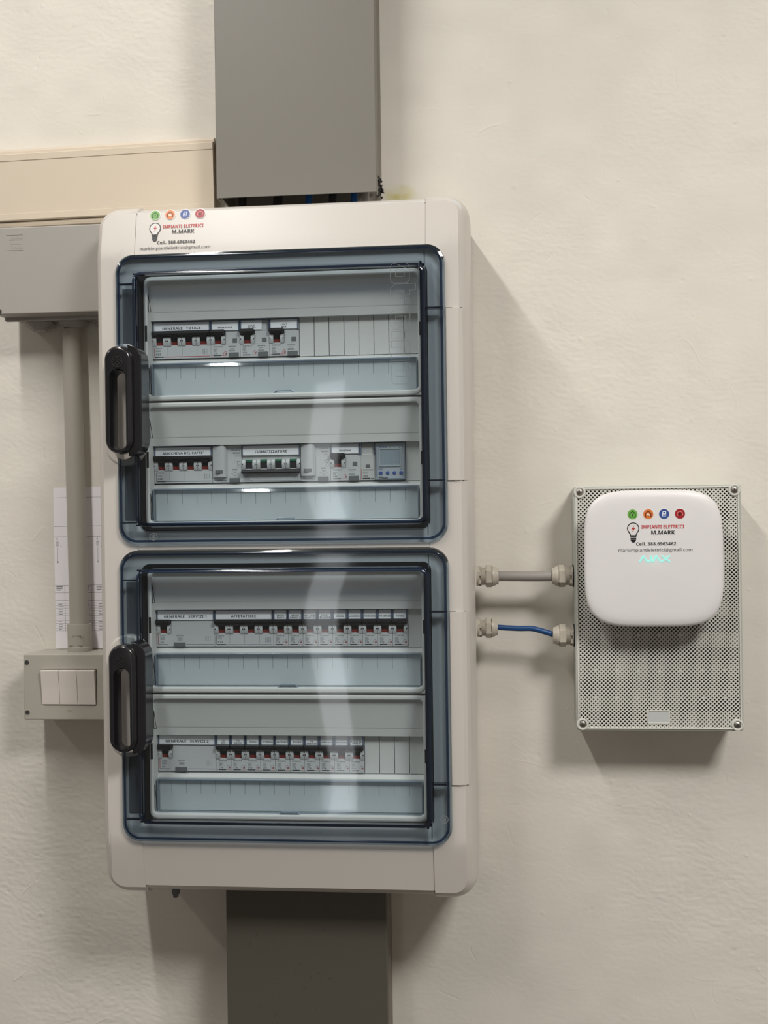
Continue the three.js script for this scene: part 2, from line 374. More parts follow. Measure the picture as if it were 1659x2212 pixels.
DOORS.forEach((d, k) => {
  const x0 = -456.3, x1 = -61.7, y0 = d.y0 + 0.3, y1 = d.y1 - 0.3;
  const door = group('door', cabinet);
  const loop = (i, z, r) => at(rr(x0 + i, x1 - i, y0 + i, y1 - i, r, 10), z);
  mesh('rim', loft([loop(3.2, 156.35, 19.6), loop(4.4, 157, 19), loop(6, 156.6, 18)], { crease: 1.2 }), M.navy, door);
  mesh('flange', [loft([loop(0, 140, 22), loop(0, 153.4, 22), loop(0.8, 155.4, 21.4), loop(3.2, 156.35, 19.6)]), loft([loop(6, 156.6, 18), loop(22, 157, 12)])], M.flange, door);
  mesh('raised_edge', loft([loop(22, 157, 12), loop(22.8, 161.6, 11.5), loop(24, 163.4, 11), loop(26.5, 164, 10)], { crease: 1.2 }), M.navy, door);
  {                                                                // window: a slightly twisted moulded sheet
    const ix0 = x0 + 26.5, ix1 = x1 - 26.5, iy0 = y0 + 26.5, iy1 = y1 - 26.5, NX = 24, NY = 24, pos = [], idx = [];
    const cx = (ix0 + ix1) / 2, cy = (iy0 + iy1) / 2, hx = (ix1 - ix0) / 2, hy = (iy1 - iy0) / 2;
    for (let j = 0; j <= NY; j++)
      for (let i = 0; i <= NX; i++) {
        const u = (2 * i) / NX - 1, v = (2 * j) / NY - 1, s = (1 - u ** 4) * (1 - v ** 4);
        pos.push(cx + u * hx, cy + v * hy, 164 + s * ((k ? 2.4 : 2.0) * u * v * (k ? -1 : 1) + 0.5));
      }
    for (let j = 0; j < NY; j++) for (let i = 0; i < NX; i++) { const a = j * (NX + 1) + i; idx.push(a, a + 1, a + NX + 2, a, a + NX + 2, a + NX + 1); }
    const g = new THREE.BufferGeometry();
    g.setAttribute('position', new THREE.Float32BufferAttribute(pos, 3)); g.setIndex(idx); g.computeVertexNormals();
    mesh('window', withUV(g), M.glazing, door);
  }
  const ribs = [
    box(x0 + 3, x0 + 22, y1 - 36, y1 - 34.6, 150, 156), box(x0 + 3, x0 + 22, y0 + 26, y0 + 27.4, 150, 156), box(x1 - 22, x1 - 3, y1 - 75.5, y1 - 73.7, 146, 156), box(x1 - 22, x1 - 3, y0 + 71, y0 + 72.8, 146, 156),
    box(x1 - 24.2, x1 - 23.4, y0 + 8, y1 - 8, 146, 156.4), box(x1 - 29.5, x1 - 27, y0 + 20, y1 - 20, 146, 155), box(x0 + 24.5, x0 + 26, y0 + 24, y1 - 24, 146, 155), box(x0 + 22, x1 - 24, y1 - 24.4, y1 - 22.8, 146, 155), box(x0 + 22, x1 - 24, y0 + 22.8, y0 + 24.4, 146, 155),
  ];
  mesh('rib', ribs, M.navy, door);
  mesh('moulded_mark', [lathe('z', [[4, 0], [4.6, 0], [4.6, 0.6], [4, 0.6], [4, 0]], 0, 0, 0), box(-2.2, 2.2, -0.4, 0.4, 0, 0.6), lathe('z', [[1.6, 0], [2.2, 0], [2.2, 0.6], [1.6, 0.6], [1.6, 0]], 0, 0, 0)].map((g) => g.translate(k ? x1 - 9 : x0 + 44, k ? y0 + 32 : y0 + 10, 157)), M.emboss, door);
  if (k === 0) {
    const geos = [];
    for (const pts of letterOutlines()) { const t = pts.map(([u, v]) => [-124.5 + v, 1678 - u]); geos.push(...ribbon(t, 0.38, 0, true).map((g) => { g.computeBoundingBox(); const c = g.boundingBox.getCenter(new THREE.Vector3()); return g.translate(0, 0, twist(d, k, c.x, c.y) + 0.15); })); }
    mesh('embossed_lettering', geos, M.emboss, door);
  }
  // handle: slotted black grip in front of a black base
  const hx = -443.5, hy = k ? 1286 : 1635.5;
  const stadium = (w, h, cx = hx, cy = hy) => rr(cx - w / 2, cx + w / 2, cy - h / 2, cy + h / 2, w / 2 - 0.01, 14);
  const so = (w, h, z, dy = 0) => at(stadium(w, h, hx, hy + dy), z);
  mesh('handle', loft([so(13, 91, 170, -13), so(33, 126, 170), so(34, 127, 172), so(34, 127, 181), so(33.2, 126.2, 184.6), so(31, 124, 187.2), so(28, 121, 188.6), so(24.5, 117.5, 189),
    so(20, 98, 188.8, -13), so(18.2, 96.2, 187.4, -13), so(15.5, 93.5, 181, -13), so(13, 91, 170, -13)], { crease: 0.75 }), M.black, door);
  mesh('handle_base', ext(shapeOf([...rr(hx - 10, hx + 26, hy - 65.5, hy + 65.5, 17).slice(0, 9), [hx + 9.5, hy + 63], [hx + 9.5, hy - 63], ...rr(hx - 10, hx + 26, hy - 65.5, hy + 65.5, 17).slice(-9)]), 150, 181, 1.5), M.black, door);
  mesh('handle_plate', ext(shapeOf(stadium(25, 112, hx - 3.5, hy - 13)), 150, 158.2, 0.8), M.frame, door);
  mesh('handle_boss', ext(shapeOf(stadium(48, 147, hx - 5.5, hy - 2.5)), 128, 151.5, 3), M.frame, cabinet);
  const em = [lathe('z', [[5.4, 0], [6.6, 0], [6.6, 0.5], [5.4, 0.5], [5.4, 0]], 0, 0, 0)];
  for (const a of [0.785, 2.356, 3.927, 5.498]) em.push(new THREE.BoxGeometry(6.4, 0.9, 0.5).translate(0, 3.2, 0.2).rotateZ(a));
  em.push(new THREE.BoxGeometry(4, 0.7, 0.5).translate(0, 0, 0.2));
  mesh('lock_mark', em.map((g) => g.translate(hx, hy + 44, 189)), M.blackDull, door);
});

// cover panels: one prototype per row of the cabinet, its top at 0
const ROW_X0 = -422.4, PITCH = 18.15, ROW_Z = 117, ROW_TOP = -52, ROW_H = 45;
const BLANKS = [8, 1, 1, 4];
PANEL_TOPS.forEach((top, k) => {
  const p = group('cover_panel', cabinet, 0, top, 0);
  const x0 = CX - 167.5, x1 = CX + 167.5, a = x0 + 4, b = x1 - 4;
  mesh('rim', ring(rr(x0, x1, -150, 0, 9), rr(a, b, -144, -6, 5), 116, 138, 1.6), M.cover, p);
  mesh('upper_blank', extX([[114, -6], [133, -5], [126, -41], [125.5, -42], [124, -51.5], [112, -51.5], [110, -43]].reverse(), a - 1, b + 1), M.cover, p);
  mesh('lower_ledge', extX([[100, -97.5], [113, -97.8], [121, -103.5], [122, -145], [108, -145]], a - 1, b + 1), M.cover, p);
  mesh('row_backing', box(a, b, -99, -50, 80, 84), M.cavity, p);
  const nb = BLANKS[k], bx = ROW_X0 + (18 - nb) * PITCH;
  for (let i = 0; i < nb; i++) mesh('blank_module', box(bx + i * PITCH + 0.35, i === nb - 1 ? b + 0.5 : bx + (i + 1) * PITCH - 0.3, -98.2, -50.2, 108, 115.5, 0.5), M.cover, p);
  mesh('marking_strip', box(a + 3, b - 3, -143, -105.5, 121.5, 123.5, 0.3), M.marking, p);
  const ticks = [];
  for (let i = 1; i < 18; i++) ticks.push(box(ROW_X0 + i * PITCH - 0.25, ROW_X0 + i * PITCH + 0.25, -123, -107, 123.4, 123.7));
  mesh('scale_mark', ticks, M.tick, p);
  const fl = mesh('label_flap', extX([[124, -146], [129.5, -145.5], [131.5, -142], [131.5, -109], [130, -105.5], [124, -104], [124, -104.8], [129.4, -106.2], [130.7, -109.3], [130.7, -141.7], [129, -144.6], [124, -145.2]].reverse(), a + 2, b - 2), M.clear, p);
  mesh('flap_edge', [box(a + 2, b - 2, -146.2, -143.8, 124, 131, 0.6), box(a + 2, b - 2, -105.6, -103.8, 123, 129.5, 0.6), box(a + 1.6, a + 3.2, -145.5, -104.5, 124, 131, 0.5), box(b - 3.2, b - 1.6, -145.5, -104.5, 124, 131, 0.5)], M.clearEdge, p);
  mesh('pull_tab', ring([[CX + 12, -140.5], [CX - 8, -140.5], [CX - 12, -145], [CX + 15, -145]], [[CX + 10.5, -141.6], [CX - 7, -141.6], [CX - 9, -144], [CX + 12.5, -144]], 130.5, 135, 0.4), M.clearEdge, p);
  mesh('latch_slot', box(x0 + 1, x0 + 3.4, -78, -59, 136.5, 138.3), M.blackDull, p);
  mesh('latch_slot', box(x1 - 2.4, x1 - 0.6, -80, -64, 136.5, 138.3), M.blackDull, p);
  for (const [l, h] of [[-42, -20], [-141, -110]]) mesh('side_clip', ribbon([[a + 0.4, h], [a + 3.6, l], [a + 0.6, l]], 0.6, 134.8, true), M.blackDull, p);
});

// ------------------------------------------------------------------ breakers
const BODY = '#c0c4c5';
M.breaker.color.set(BODY);
const smudge = (c, x, y, w, rows, lh, color = '#6b7074') => {      // rows of small print too fine to read
  c.fillStyle = color;
  for (let r = 0; r < rows; r++) { let t = 0; while (t < w * (0.65 + 0.35 * rnd())) { const l = 0.5 + rnd() * 0.9; c.fillRect(x + t, y + r * lh, Math.min(l, w - t), lh * 0.55); t += l + 0.22; } }
};
const bg = (c, w, h, col = BODY) => { c.fillStyle = col; c.fillRect(-1, -1, w + 2, h + 2); };
const house = (c, x, y, s, col) => {
  c.strokeStyle = col; c.lineWidth = 0.45; c.beginPath(); c.moveTo(x, y); c.lineTo(x, y - s * 0.5); c.lineTo(x + s * 0.5, y - s); c.lineTo(x + s, y - s * 0.5); c.stroke();
  c.fillStyle = '#93504f'; c.fillRect(x + s * 0.45, y - s * 0.45, s * 0.5, s * 0.45);
};
const coils = (c, x, y, h) => {
  c.strokeStyle = '#3c4145'; c.lineWidth = 0.35;
  for (let k = 0; k < 4; k++) { c.beginPath(); for (let t = 0; t <= 10; t++) c.lineTo(x + k * 2 + 0.35 * Math.sin(t * 1.5), y + (t / 10) * h); c.stroke(); }
};
const FACE = {
  one: cell(17.2, 15.5, (c) => { bg(c, 18, 16); text(c, 'F81NA/C16', 2.2, 3.6, 2.3, { align: 'left', color: '#4c5154', width: 10.5 }); smudge(c, 2.4, 5, 5, 4, 1.15); text(c, 'C16', 2.2, 12, 3, { align: 'left', color: '#4c5154' }); house(c, 12.2, 12, 4.4, '#7d8184'); c.fillStyle = '#303538'; c.fillRect(2.2, 13, 9, 1.2); c.fillRect(0.6, 13.3, 0.8, 0.7); c.fillStyle = '#8d4a4c'; c.fillRect(11.4, 13.5, 5.6, 0.5); }),
  four: (red) => cell(71.4, 15.5, (c) => {
    bg(c, 72, 16);
    const col = red ? '#a3262c' : '#54585b';
    text(c, red ? 'F84N/63' : 'F84H/32', 3.2, 3.8, 2.2, { align: 'left', color: '#4c5154', width: 8 }); smudge(c, 3.2, 5.2, 6, 2, 1.2); text(c, red ? 'C63' : 'C32', 3.2, 11.6, 3.6, { align: 'left', color: '#44494c' });
    c.fillStyle = col; c.fillRect(1.4, 2.4, 0.6, 11.4); c.fillRect(1.4, 13.3, 69, 0.7); c.fillStyle = '#303538'; c.fillRect(2.4, 12.9, 10.5, 1.3);
    c.strokeStyle = '#6a6f72'; c.lineWidth = 0.3;
    for (let k = 1; k < 4; k++) { c.beginPath(); c.moveTo(k * 18.2 + 4, 0.6); c.lineTo(k * 18.2, 0.6); c.lineTo(k * 18.2, 12.4); c.stroke(); }
    coils(c, 62, 5, 6.2);
  }),
  residual: cell(35.6, 15.5, (c) => { bg(c, 36, 16); text(c, 'GC8813AC16', 2.6, 3.6, 2.2, { align: 'left', color: '#4c5154', width: 11.5 }); smudge(c, 2.6, 5, 5, 4, 1.15); text(c, 'C16', 2.6, 12, 3, { align: 'left', color: '#44494c' }); c.fillStyle = '#a3262c'; c.fillRect(1, 13.4, 18.6, 0.6); c.fillStyle = '#303538'; c.fillRect(3, 13, 9, 1.2); house(c, 15.5, 12.4, 4.2, '#a3262c'); text(c, 'salvavita', 26, 3.6, 2.3, { color: '#33383b', width: 9.5 }); smudge(c, 23.4, 5, 5.6, 1, 1.2); smudge(c, 22, 7, 8.5, 2, 1.3, '#54595c'); }),
  service: cell(71.4, 15.5, (c) => { bg(c, 72, 16); smudge(c, 4, 2.4, 8, 1, 1.2); smudge(c, 4, 4.6, 6, 3, 1.2); text(c, '80A', 4, 11.6, 2.6, { align: 'left', color: '#54595c' }); smudge(c, 24, 2.4, 9, 1, 1.3); smudge(c, 25.5, 5, 7, 3, 1.3); c.fillStyle = '#a3262c'; c.fillRect(1.2, 1, 0.6, 12); c.fillStyle = '#54585b'; c.fillRect(1.6, 12.8, 12, 0.6); c.fillRect(36, 12.8, 35, 0.5); c.globalAlpha = 0.4; coils(c, 60, 3, 6); c.globalAlpha = 1; }),
  text: cell(17.2, 37, (c) => { bg(c, 18, 38); text(c, 'salvavita', 15.6, 6, 2.6, { align: 'right', color: '#4c5154' }); text(c, 'bticino', 15.6, 9.6, 2.6, { align: 'right', color: '#23272a' }); text(c, 'G43H32', 15.6, 13, 1.8, { align: 'right', color: '#6b7074' }); smudge(c, 8.6, 19, 3, 1, 1); c.strokeStyle = '#6b7074'; c.lineWidth = 0.35; c.strokeRect(12, 18.4, 3.4, 3.6); c.beginPath(); c.arc(13.7, 24.6, 1.7, 0, 7); c.stroke(); smudge(c, 6, 27.4, 6, 2, 1.1); text(c, 'TEST', 9.2, 32, 2, { color: '#4c5154' }); c.strokeStyle = '#54595c'; c.beginPath(); c.moveTo(4.6, 33); c.lineTo(9.2, 35.6); c.lineTo(13.8, 33); c.stroke(); }),
  relay: cell(17.2, 25, (c) => { bg(c, 18, 26, '#b9bdba'); text(c, 'FC4A2/230N', 9, 14, 2.1, { color: '#4c5154', width: 13 }); smudge(c, 2.6, 15.4, 6, 2, 1.4); text(c, '25 A', 2.6, 21.6, 3, { align: 'left', color: '#33383b' }); c.fillStyle = '#a3262c'; c.fillRect(0.6, 12, 0.6, 11.6); c.fillStyle = '#23272a'; c.fillRect(2.2, 22.8, 9, 1.3); c.fillRect(12, 23.2, 3.6, 0.7); }),
  timer: cell(34, 43, (c) => { bg(c, 34, 44, '#c9cdd2'); text(c, 'Orbis', 2.6, 6, 4, { align: 'left', color: '#1b2f86', weight: 'bold italic' }); smudge(c, 16, 5, 2, 1, 1.2); smudge(c, 21, 5, 2, 1, 1.2); smudge(c, 26.5, 5, 2, 1, 1.2); ['MENU', '◄', '►', 'OK'].forEach((s, i) => text(c, s, 5.2 + i * 8.2, 31.6, 1.9, { color: '#3a4560' })); }),
};
FACE.fourRed = FACE.four(true); FACE.fourGrey = FACE.four(false);
const bodyProfile = [[-30, 0], [-0.4, 0], [0, 0.4], [0, 16], [-2.6, 17], [-2.6, 31], [-1, 32], [-1, 44.6], [-1.4, 45], [-30, 45]].reverse();
function poleParts(o, x, down) {                                   // the toggle well of one pole: two half hoops, indicator, lever
  for (const s of [0, 1]) {
    const hx0 = s ? x + PITCH - 4.7 : x + 0.25, hx1 = s ? x + PITCH - 0.25 : x + 4.7;
    mesh('hoop', extX([[-3, 15.6], [0.9, 15.6], [1.8, 18], [2.4, 20.5], [2, 23.6], [0.9, 26], [-1, 27.4], [-3, 27.4]].reverse(), hx0, hx1), M.breaker, o);
    mesh('peg', cyl('z', s ? x + PITCH - 1.2 : x + 1.2, 21.4, 2.2, 0.75, 0.75, 0.8, 10), M.blackDull, o);
  }
  mesh('indicator', box(x + 4.8, x + PITCH - 4.8, down ? 24.6 : 16.4, down ? 27.4 : 20.8, -2.8, down ? -0.4 : -1.2, 0.4), down ? M.green : M.red, o);
  mesh('lever', down ? extX([[-2.6, 25], [-1.2, 25], [-0.6, 16.4], [-2.6, 16.4]], x + 4.8, x + PITCH - 4.8) : extX([[-2.6, 31], [4, 31], [4, 28], [1.2, 25], [-0.9, 20.6], [-2.6, 20.6]], x + 4.8, x + PITCH - 4.8), M.toggle, o);
}
function leverBar(o, x0, x1, down) {
  const y = down ? 9.6 : 29, prof = down ? [[-0.5, y + 5.4], [3, y + 5.6], [6.6, y + 4.6], [7.2, y + 2.2], [6.2, y + 0.6], [3, y + 0.4], [0.2, y + 1.6]] : [[-2.4, y - 2.2], [0.4, y - 2.2], [3.6, y - 1.2], [6, y - 0.6], [6.6, y + 0.8], [6.4, y + 3.4], [5.6, y + 4.2], [0, y + 4.2], [-2.4, y + 3]];
  mesh('toggle_bar', extX(prof.map((p) => p), x0, x1), M.toggle, o);
}
const paperCell = (lines, w, h, size) => cell(w, h, (c) => {
  bg(c, w, h, '#f3f7fb');
  lines.forEach((s, i) => {
    const n = lines.length;
    text(c, s, w / 2, h - (n - 1 - i) * size * 0.92 - (n > 1 ? 1.3 : 2.6), size, { width: Math.min(w * 0.94, s.length * size * 0.68), color: '#1a1f28' });
  });
});
function labelHolder(o, w, lines, size, lx0 = 1.6, lx1 = w - 1.9) {
  if (lines) mesh('label', printed(paperCell(lines, lx1 - lx0, 11.2, size), lx0, lx1, 32.6, 43.8, 0.4), M.print, o);
  mesh('label_holder', [box(0.2, 1.5, 31, 44.8, -1, 1.6, 0.3), box(w - 1.8, w - 0.4, 31, 44.8, -1, 1.6, 0.3), box(0.8, w - 0.8, 43.9, 45, -1, 1.2, 0.3)], M.post, o);
}
M.print = new THREE.MeshPhysicalMaterial({ roughness: 0.5, color: 0xffffff });
function breaker(row, mod, n, lines, { kind = 'pole', size = 2.6, down = false, lx1, face } = {}) {
  const w = n * PITCH;
  const o = group('circuit_breaker', scene, ROW_X0 + mod * PITCH, PANEL_TOPS[row] + ROW_TOP - ROW_H, ROW_Z);
  mesh('body', extX(bodyProfile, 0.15, w - 0.15), M.breaker, o);
  const poles = kind === 'pole' ? n : 1;
  for (let i = 0; i < poles; i++) poleParts(o, i * PITCH, down);
  leverBar(o, 0.6, poles * PITCH - 0.8, down);
  mesh('printed_face', printed(face || (kind === 'pole' ? (n === 4 ? FACE.fourGrey : FACE.one) : n === 2 ? FACE.residual : FACE.service), 0.4, w - 0.4, 0.3, down ? 9.3 : 15.8, 0.12), M.print, o);
  if (kind !== 'pole') {
    mesh('flat_cover', box(PITCH + 0.1, w - 0.2, 16, 31, -2.6, 0, 0.3), M.breaker, o);
    if (n === 2) mesh('test_button', box(27, 32.6, 17.6, 22.6, -0.4, 0.6, 0.3), M.greyButton, o);
    mesh('trip_button', n === 2 ? box(22.2, 34.4, -0.4, 5.6, -3, 1.6, 0.6) : box(21.4, 36, -0.2, 5.2, -3, 1.4, 0.6), M.greyButton, o);
  }
  labelHolder(o, w, lines, size, 1.6, lx1 ?? w - 1.9);
  return o;
}
const R3 = 'one-module breakers in the third row', R4 = 'one-module breakers in the bottom row';
tag(breaker(0, 0, 4, ['GENERALE   TOTALE'], { size: 4.2, face: FACE.fourRed }), 'four-pole main breaker labelled GENERALE TOTALE, first in the top row', 'circuit breaker');
[['EMERGENZA'], ['LUCE', 'RETRO'], ['LUCI', 'BAR']].forEach((l, i) =>
  tag(breaker(0, 4 + i * 2, 2, l, { kind: 'rc', size: i ? 3 : 3, lx1: i === 1 ? 27 : undefined }), `two-module breaker with a single black toggle labelled ${l.join(' ')} in the top row`, 'circuit breaker', 'two-module breakers in the top row'));
tag(breaker(1, 0, 4, ["MACCHINA DEL CAFFE'"], { size: 4 }), "four-pole breaker labelled MACCHINA DEL CAFFE' at the left of the second row", 'circuit breaker');
tag(breaker(1, 6, 4, ['CLIMATIZZATORE'], { size: 4.2, down: true }), 'four-pole breaker labelled CLIMATIZZATORE with green windows and its toggles down', 'circuit breaker');
tag(breaker(1, 12, 2, ['INSEGNA'], { kind: 'rc', size: 3 }), 'two-module breaker labelled INSEGNA in the second row', 'circuit breaker');

const NTH = ['first', 'second', 'third', 'fourth', 'fifth', 'sixth', 'seventh', 'eighth', 'ninth', 'tenth'];
tag(breaker(2, 0, 4, ['GENERALE   SERVIZI 1'], { kind: 'service', size: 4 }), 'four-module breaker labelled GENERALE SERVIZI 1, first in the third row, with one toggle', 'circuit breaker');
tag(breaker(2, 4, 4, ['AFFETATRICE'], { size: 4.2 }), 'four-pole breaker labelled AFFETATRICE in the third row', 'circuit breaker');
[['FRIGO', 'BANCO'], ['FRIGO', 'BANCO 2'], ['MACCHINA', 'GHIACCIO'], ['FRIGO', 'BEVANDE'], ['CASSA'], ['LAVABICC.'], ['PASTICCERIA'], ['FM SERVIZI'], ['FORNI']].forEach((l, i) =>
  tag(breaker(2, 8 + i, 1, l, { size: 2.7 }), `narrow breaker with black toggle, ${NTH[i]} after AFFETATRICE in the third row, labelled ${l.join(' ')}`, 'circuit breaker', R3));
tag(breaker(3, 0, 4, ['GENERALE   SERVIZI 2'], { kind: 'service', size: 4 }), 'four-module breaker labelled GENERALE SERVIZI 2, first in the bottom row, with one toggle', 'circuit breaker');
[['FM', 'BAR'], ['FM', 'BANCO'], ['FRIGO'], ['VETRINA'], ['ANTIFURTO'], ['BOILER'], ['FM', 'LABORATORIO'], ['SERRANDA'], ['MICROONDE'], ['PIASTRA', 'PANINI']].forEach((l, i) =>
  tag(breaker(3, 4 + i, 1, l, { size: 2.7 }), `narrow breaker with black toggle, ${NTH[i]} in the bottom row, labelled ${l.join(' ')}`, 'circuit breaker', R4));
[[4, "white two-module residual current block right of MACCHINA DEL CAFFE' breaker"], [10, 'white two-module residual current block right of CLIMATIZZATORE breaker']].forEach(([m, label]) => {
  const o = group('residual_current_block', scene, ROW_X0 + m * PITCH, PANEL_TOPS[1] + ROW_TOP - ROW_H, ROW_Z);
  tag(o, label, 'residual current block', 'residual current blocks in the second row');
  mesh('body', box(0.2, 2 * PITCH - 0.2, 0, 45, -30, 0, 0.3), M.breaker, o);
  const curve = [];
  for (let i = 0; i <= 10; i++) { const t = i / 10; curve.push([0.8 + 17 * t, 2.2 + 3.8 * Math.sin(Math.min(1, t * 1.25) * Math.PI * 0.5) - (t > 0.85 ? (t - 0.85) * 26 : 0)]); }
  mesh('curved_cover', extY([[0.8, -1], ...curve.slice(), [17.8, -1]].reverse().map(([x, z]) => [x, z]).reverse(), 6.5, 44.6), M.breaker, o);
  mesh('slot', box(5, 14, 11, 15, 4, 6.6, 0.3), M.greyButton, o);
  mesh('base_line', box(2, 17, 2.2, 2.8, -0.2, 0.2), M.greyButton, o);
  mesh('printed_face', printed(FACE.text, PITCH + 0.6, 2 * PITCH - 0.4, 6.5, 44.6, 0.15), M.print, o);
  mesh('test_button', box(PITCH + 3, 2 * PITCH - 2.4, -0.3, 5.4, -2, 1.6, 0.6), M.greyButton, o);
});
{
  const o = group('relay', scene, ROW_X0 + 14 * PITCH, PANEL_TOPS[1] + ROW_TOP - ROW_H, ROW_Z);
  tag(o, 'grey one-module relay marked 25 A with an empty label holder', 'relay');
  mesh('body', extX(bodyProfile.map(([z, y]) => [z < -2 && z > -3 ? 0 : z, y]), 0.15, PITCH - 0.15), mat(0.47, 0.49, 0.475, 0.5), o);
  mesh('printed_face', printed(FACE.relay, 0.5, PITCH - 0.5, 0.6, 25.6, 0.12), M.print, o);
  mesh('indicator', box(6.4, 11.6, 15.4, 19, -0.2, 0.6, 0.3), M.greyButton, o);
  labelHolder(o, PITCH, null);
  const t = group('digital_timer', scene, ROW_X0 + 15 * PITCH, PANEL_TOPS[1] + ROW_TOP - ROW_H, ROW_Z);
  tag(t, 'digital timer with grey screen and four round blue buttons under a clear lid', 'timer');
  mesh('body', box(0.3, 2 * PITCH - 0.3, 0, 45, -30, 0, 0.6), M.breaker, t);
  mesh('printed_face', printed(FACE.timer, 1.2, 35.2, 1, 44, 0.1), M.print, t);
  mesh('screen_bezel', ring(rr(4.6, 31, 16, 38.2, 1), rr(6, 29.6, 17.8, 36.8, 0.6), 0, 1.4, 0.3), M.breaker, t);
  mesh('screen', box(6, 29.6, 17.8, 36.8, 0.1, 0.5), M.lcd, t);
  mesh('screen_line', box(6.4, 29.2, 21, 21.4, 0.4, 0.6), M.tick, t);
  for (let i = 0; i < 4; i++) mesh('button', lathe('z', [[0, 1.6], [1.6, 1.5], [2.1, 1.1], [2.2, 0]].reverse(), 6.6 + i * 8.1, 8.4, 0), i ? M.blueButton : M.blueButton, t);
  mesh('clear_lid', [box(0.8, 35.6, 1.2, 44.4, 3.6, 4, 0)], M.clear, t);
  mesh('lid_edge', ring(rr(0.6, 35.8, 1, 44.6, 1.2), rr(1.5, 34.9, 2, 43.7, 0.8), 0, 4.2, 0.3), M.clearEdge, t);
  mesh('latch', [box(9, 15, 1.4, 3.4, 1, 4.6, 0.4), box(4, 8.6, 2, 4, 0.2, 0.8)], M.greyButton, t);
}

// ------------------------------------------------------------------ the installer's sticker (twice), printed on clear film
const SW = 90, SH = 56;
const stickerCanvas = document.createElement('canvas');
stickerCanvas.width = SW * 12; stickerCanvas.height = SH * 12;
{
  const c = stickerCanvas.getContext('2d');
  c.scale(12, 12);
  const cols = [['#6fae4e', '#214d17'], ['#d97b3c', '#6b2508'], ['#2f4d92', '#e8edf5'], ['#9c1c22', '#3c080a']];
  cols.forEach(([fill, dark], i) => {
    const x = 20 + i * 18.4, y = 7.4;
    c.fillStyle = 'rgba(255,255,255,0.75)'; c.beginPath(); c.arc(x + 0.3, y - 0.1, 6.5, 0, 7); c.fill();
    c.fillStyle = fill; c.beginPath(); c.arc(x, y, 5.9, 0, 7); c.fill();
    c.strokeStyle = dark; c.fillStyle = dark; c.lineWidth = 1.1; c.lineJoin = 'round';
    if (i < 2) {
      c.beginPath(); c.moveTo(x - 1.6, y + 3.2); c.lineTo(x - 3.2, y + 3.2); c.lineTo(x - 3.2, y - 0.8); c.lineTo(x, y - 3.6); c.lineTo(x + 3.2, y - 0.8); c.lineTo(x + 3.2, y + 3.2); c.lineTo(x + 1.6, y + 3.2); c.stroke();
      if (i) { c.fillStyle = '#f4dcc4'; c.beginPath(); c.ellipse(x, y + 0.6, 2, 1.3, 0.5, 0, 7); c.fill(); c.fillStyle = dark; c.fillRect(x - 0.4, y + 1.4, 1, 1.6); } else { c.beginPath(); c.arc(x, y + 0.2, 0.9, 0, 7); c.fill(); c.fillRect(x - 0.4, y + 0.6, 0.8, 2.8); }
    } else if (i === 2) {
      c.lineWidth = 0.9; c.strokeRect(x - 1.4, y - 2.8, 3.4, 2.6); c.fillRect(x - 2.4, y - 1.4, 0.9, 4.2); for (let k = 0; k < 3; k++) { c.fillRect(x - 1.2 + k * 1.4, y + 0.6, 0.8, 0.8); c.fillRect(x - 1.2 + k * 1.4, y + 2, 0.8, 0.8); }
    } else {
      c.strokeStyle = '#e59a97'; c.lineWidth = 0.6; c.beginPath(); c.arc(x, y + 0.4, 3.2, 2.5, 6.9); c.stroke(); c.beginPath(); c.moveTo(x - 2.2, y - 0.2); c.lineTo(x + 2.2, y - 0.2); c.lineTo(x, y + 2.6); c.closePath(); c.fill(); c.fillRect(x - 0.4, y - 2.4, 0.8, 2.4);
    }
  });
  // light bulb
  const x = 20.6, y = 24.2;
  c.lineCap = 'round'; c.lineJoin = 'round';
  const bulb = () => { c.beginPath(); c.moveTo(x - 3.3, y + 8.4); c.bezierCurveTo(x - 3.3, y + 5, x - 6.6, y + 4.4, x - 6.6, y); c.arc(x, y, 6.6, Math.PI, 0); c.bezierCurveTo(x + 6.6, y + 4.4, x + 3.3, y + 5, x + 3.3, y + 8.4); c.closePath(); };
  bulb(); c.fillStyle = 'rgba(240,238,236,0.8)'; c.fill(); c.strokeStyle = '#14171a'; c.lineWidth = 1.1; c.stroke();
  c.fillStyle = '#14171a'; for (let k = 0; k < 3; k++) c.fillRect(x - 3.6 + k * 0.2, y + 9.2 + k * 1.9, 7.2 - k * 0.4, 1.25);
  c.beginPath(); c.arc(x, y + 14, 2.8, 0, Math.PI); c.fill();
  c.fillStyle = '#b3312f'; c.beginPath(); c.moveTo(x + 1.4, y - 3.8); c.lineTo(x - 2.4, y + 1); c.lineTo(x - 0.2, y + 1); c.lineTo(x - 1.4, y + 4.8); c.lineTo(x + 2.4, y - 0.6); c.lineTo(x + 0.3, y - 0.6); c.closePath(); c.fill();
  c.strokeStyle = 'rgba(255,255,255,0.6)';
  text(c, 'IMPIANTI ELETTRICI', 55, 24.6, 5.8, { color: '#c02a30', width: 50 });
  text(c, 'M.MARK', 55, 31.6, 6.4, { color: '#101214', width: 28 });
  text(c, 'Cell. 388.6963462', 47, 44.6, 5.4, { color: '#2a2c30', width: 47 });
  text(c, 'markimpiantielettrici@gmail.com', 46, 51.8, 5.2, { color: '#33363a', width: 87, weight: 'normal' });
}
const stickerTex = new THREE.CanvasTexture(stickerCanvas);
stickerTex.colorSpace = THREE.SRGBColorSpace; stickerTex.magFilter = THREE.LinearFilter;
M.sticker = new THREE.MeshPhysicalMaterial({ map: stickerTex, transparent: true, roughness: 0.4 });
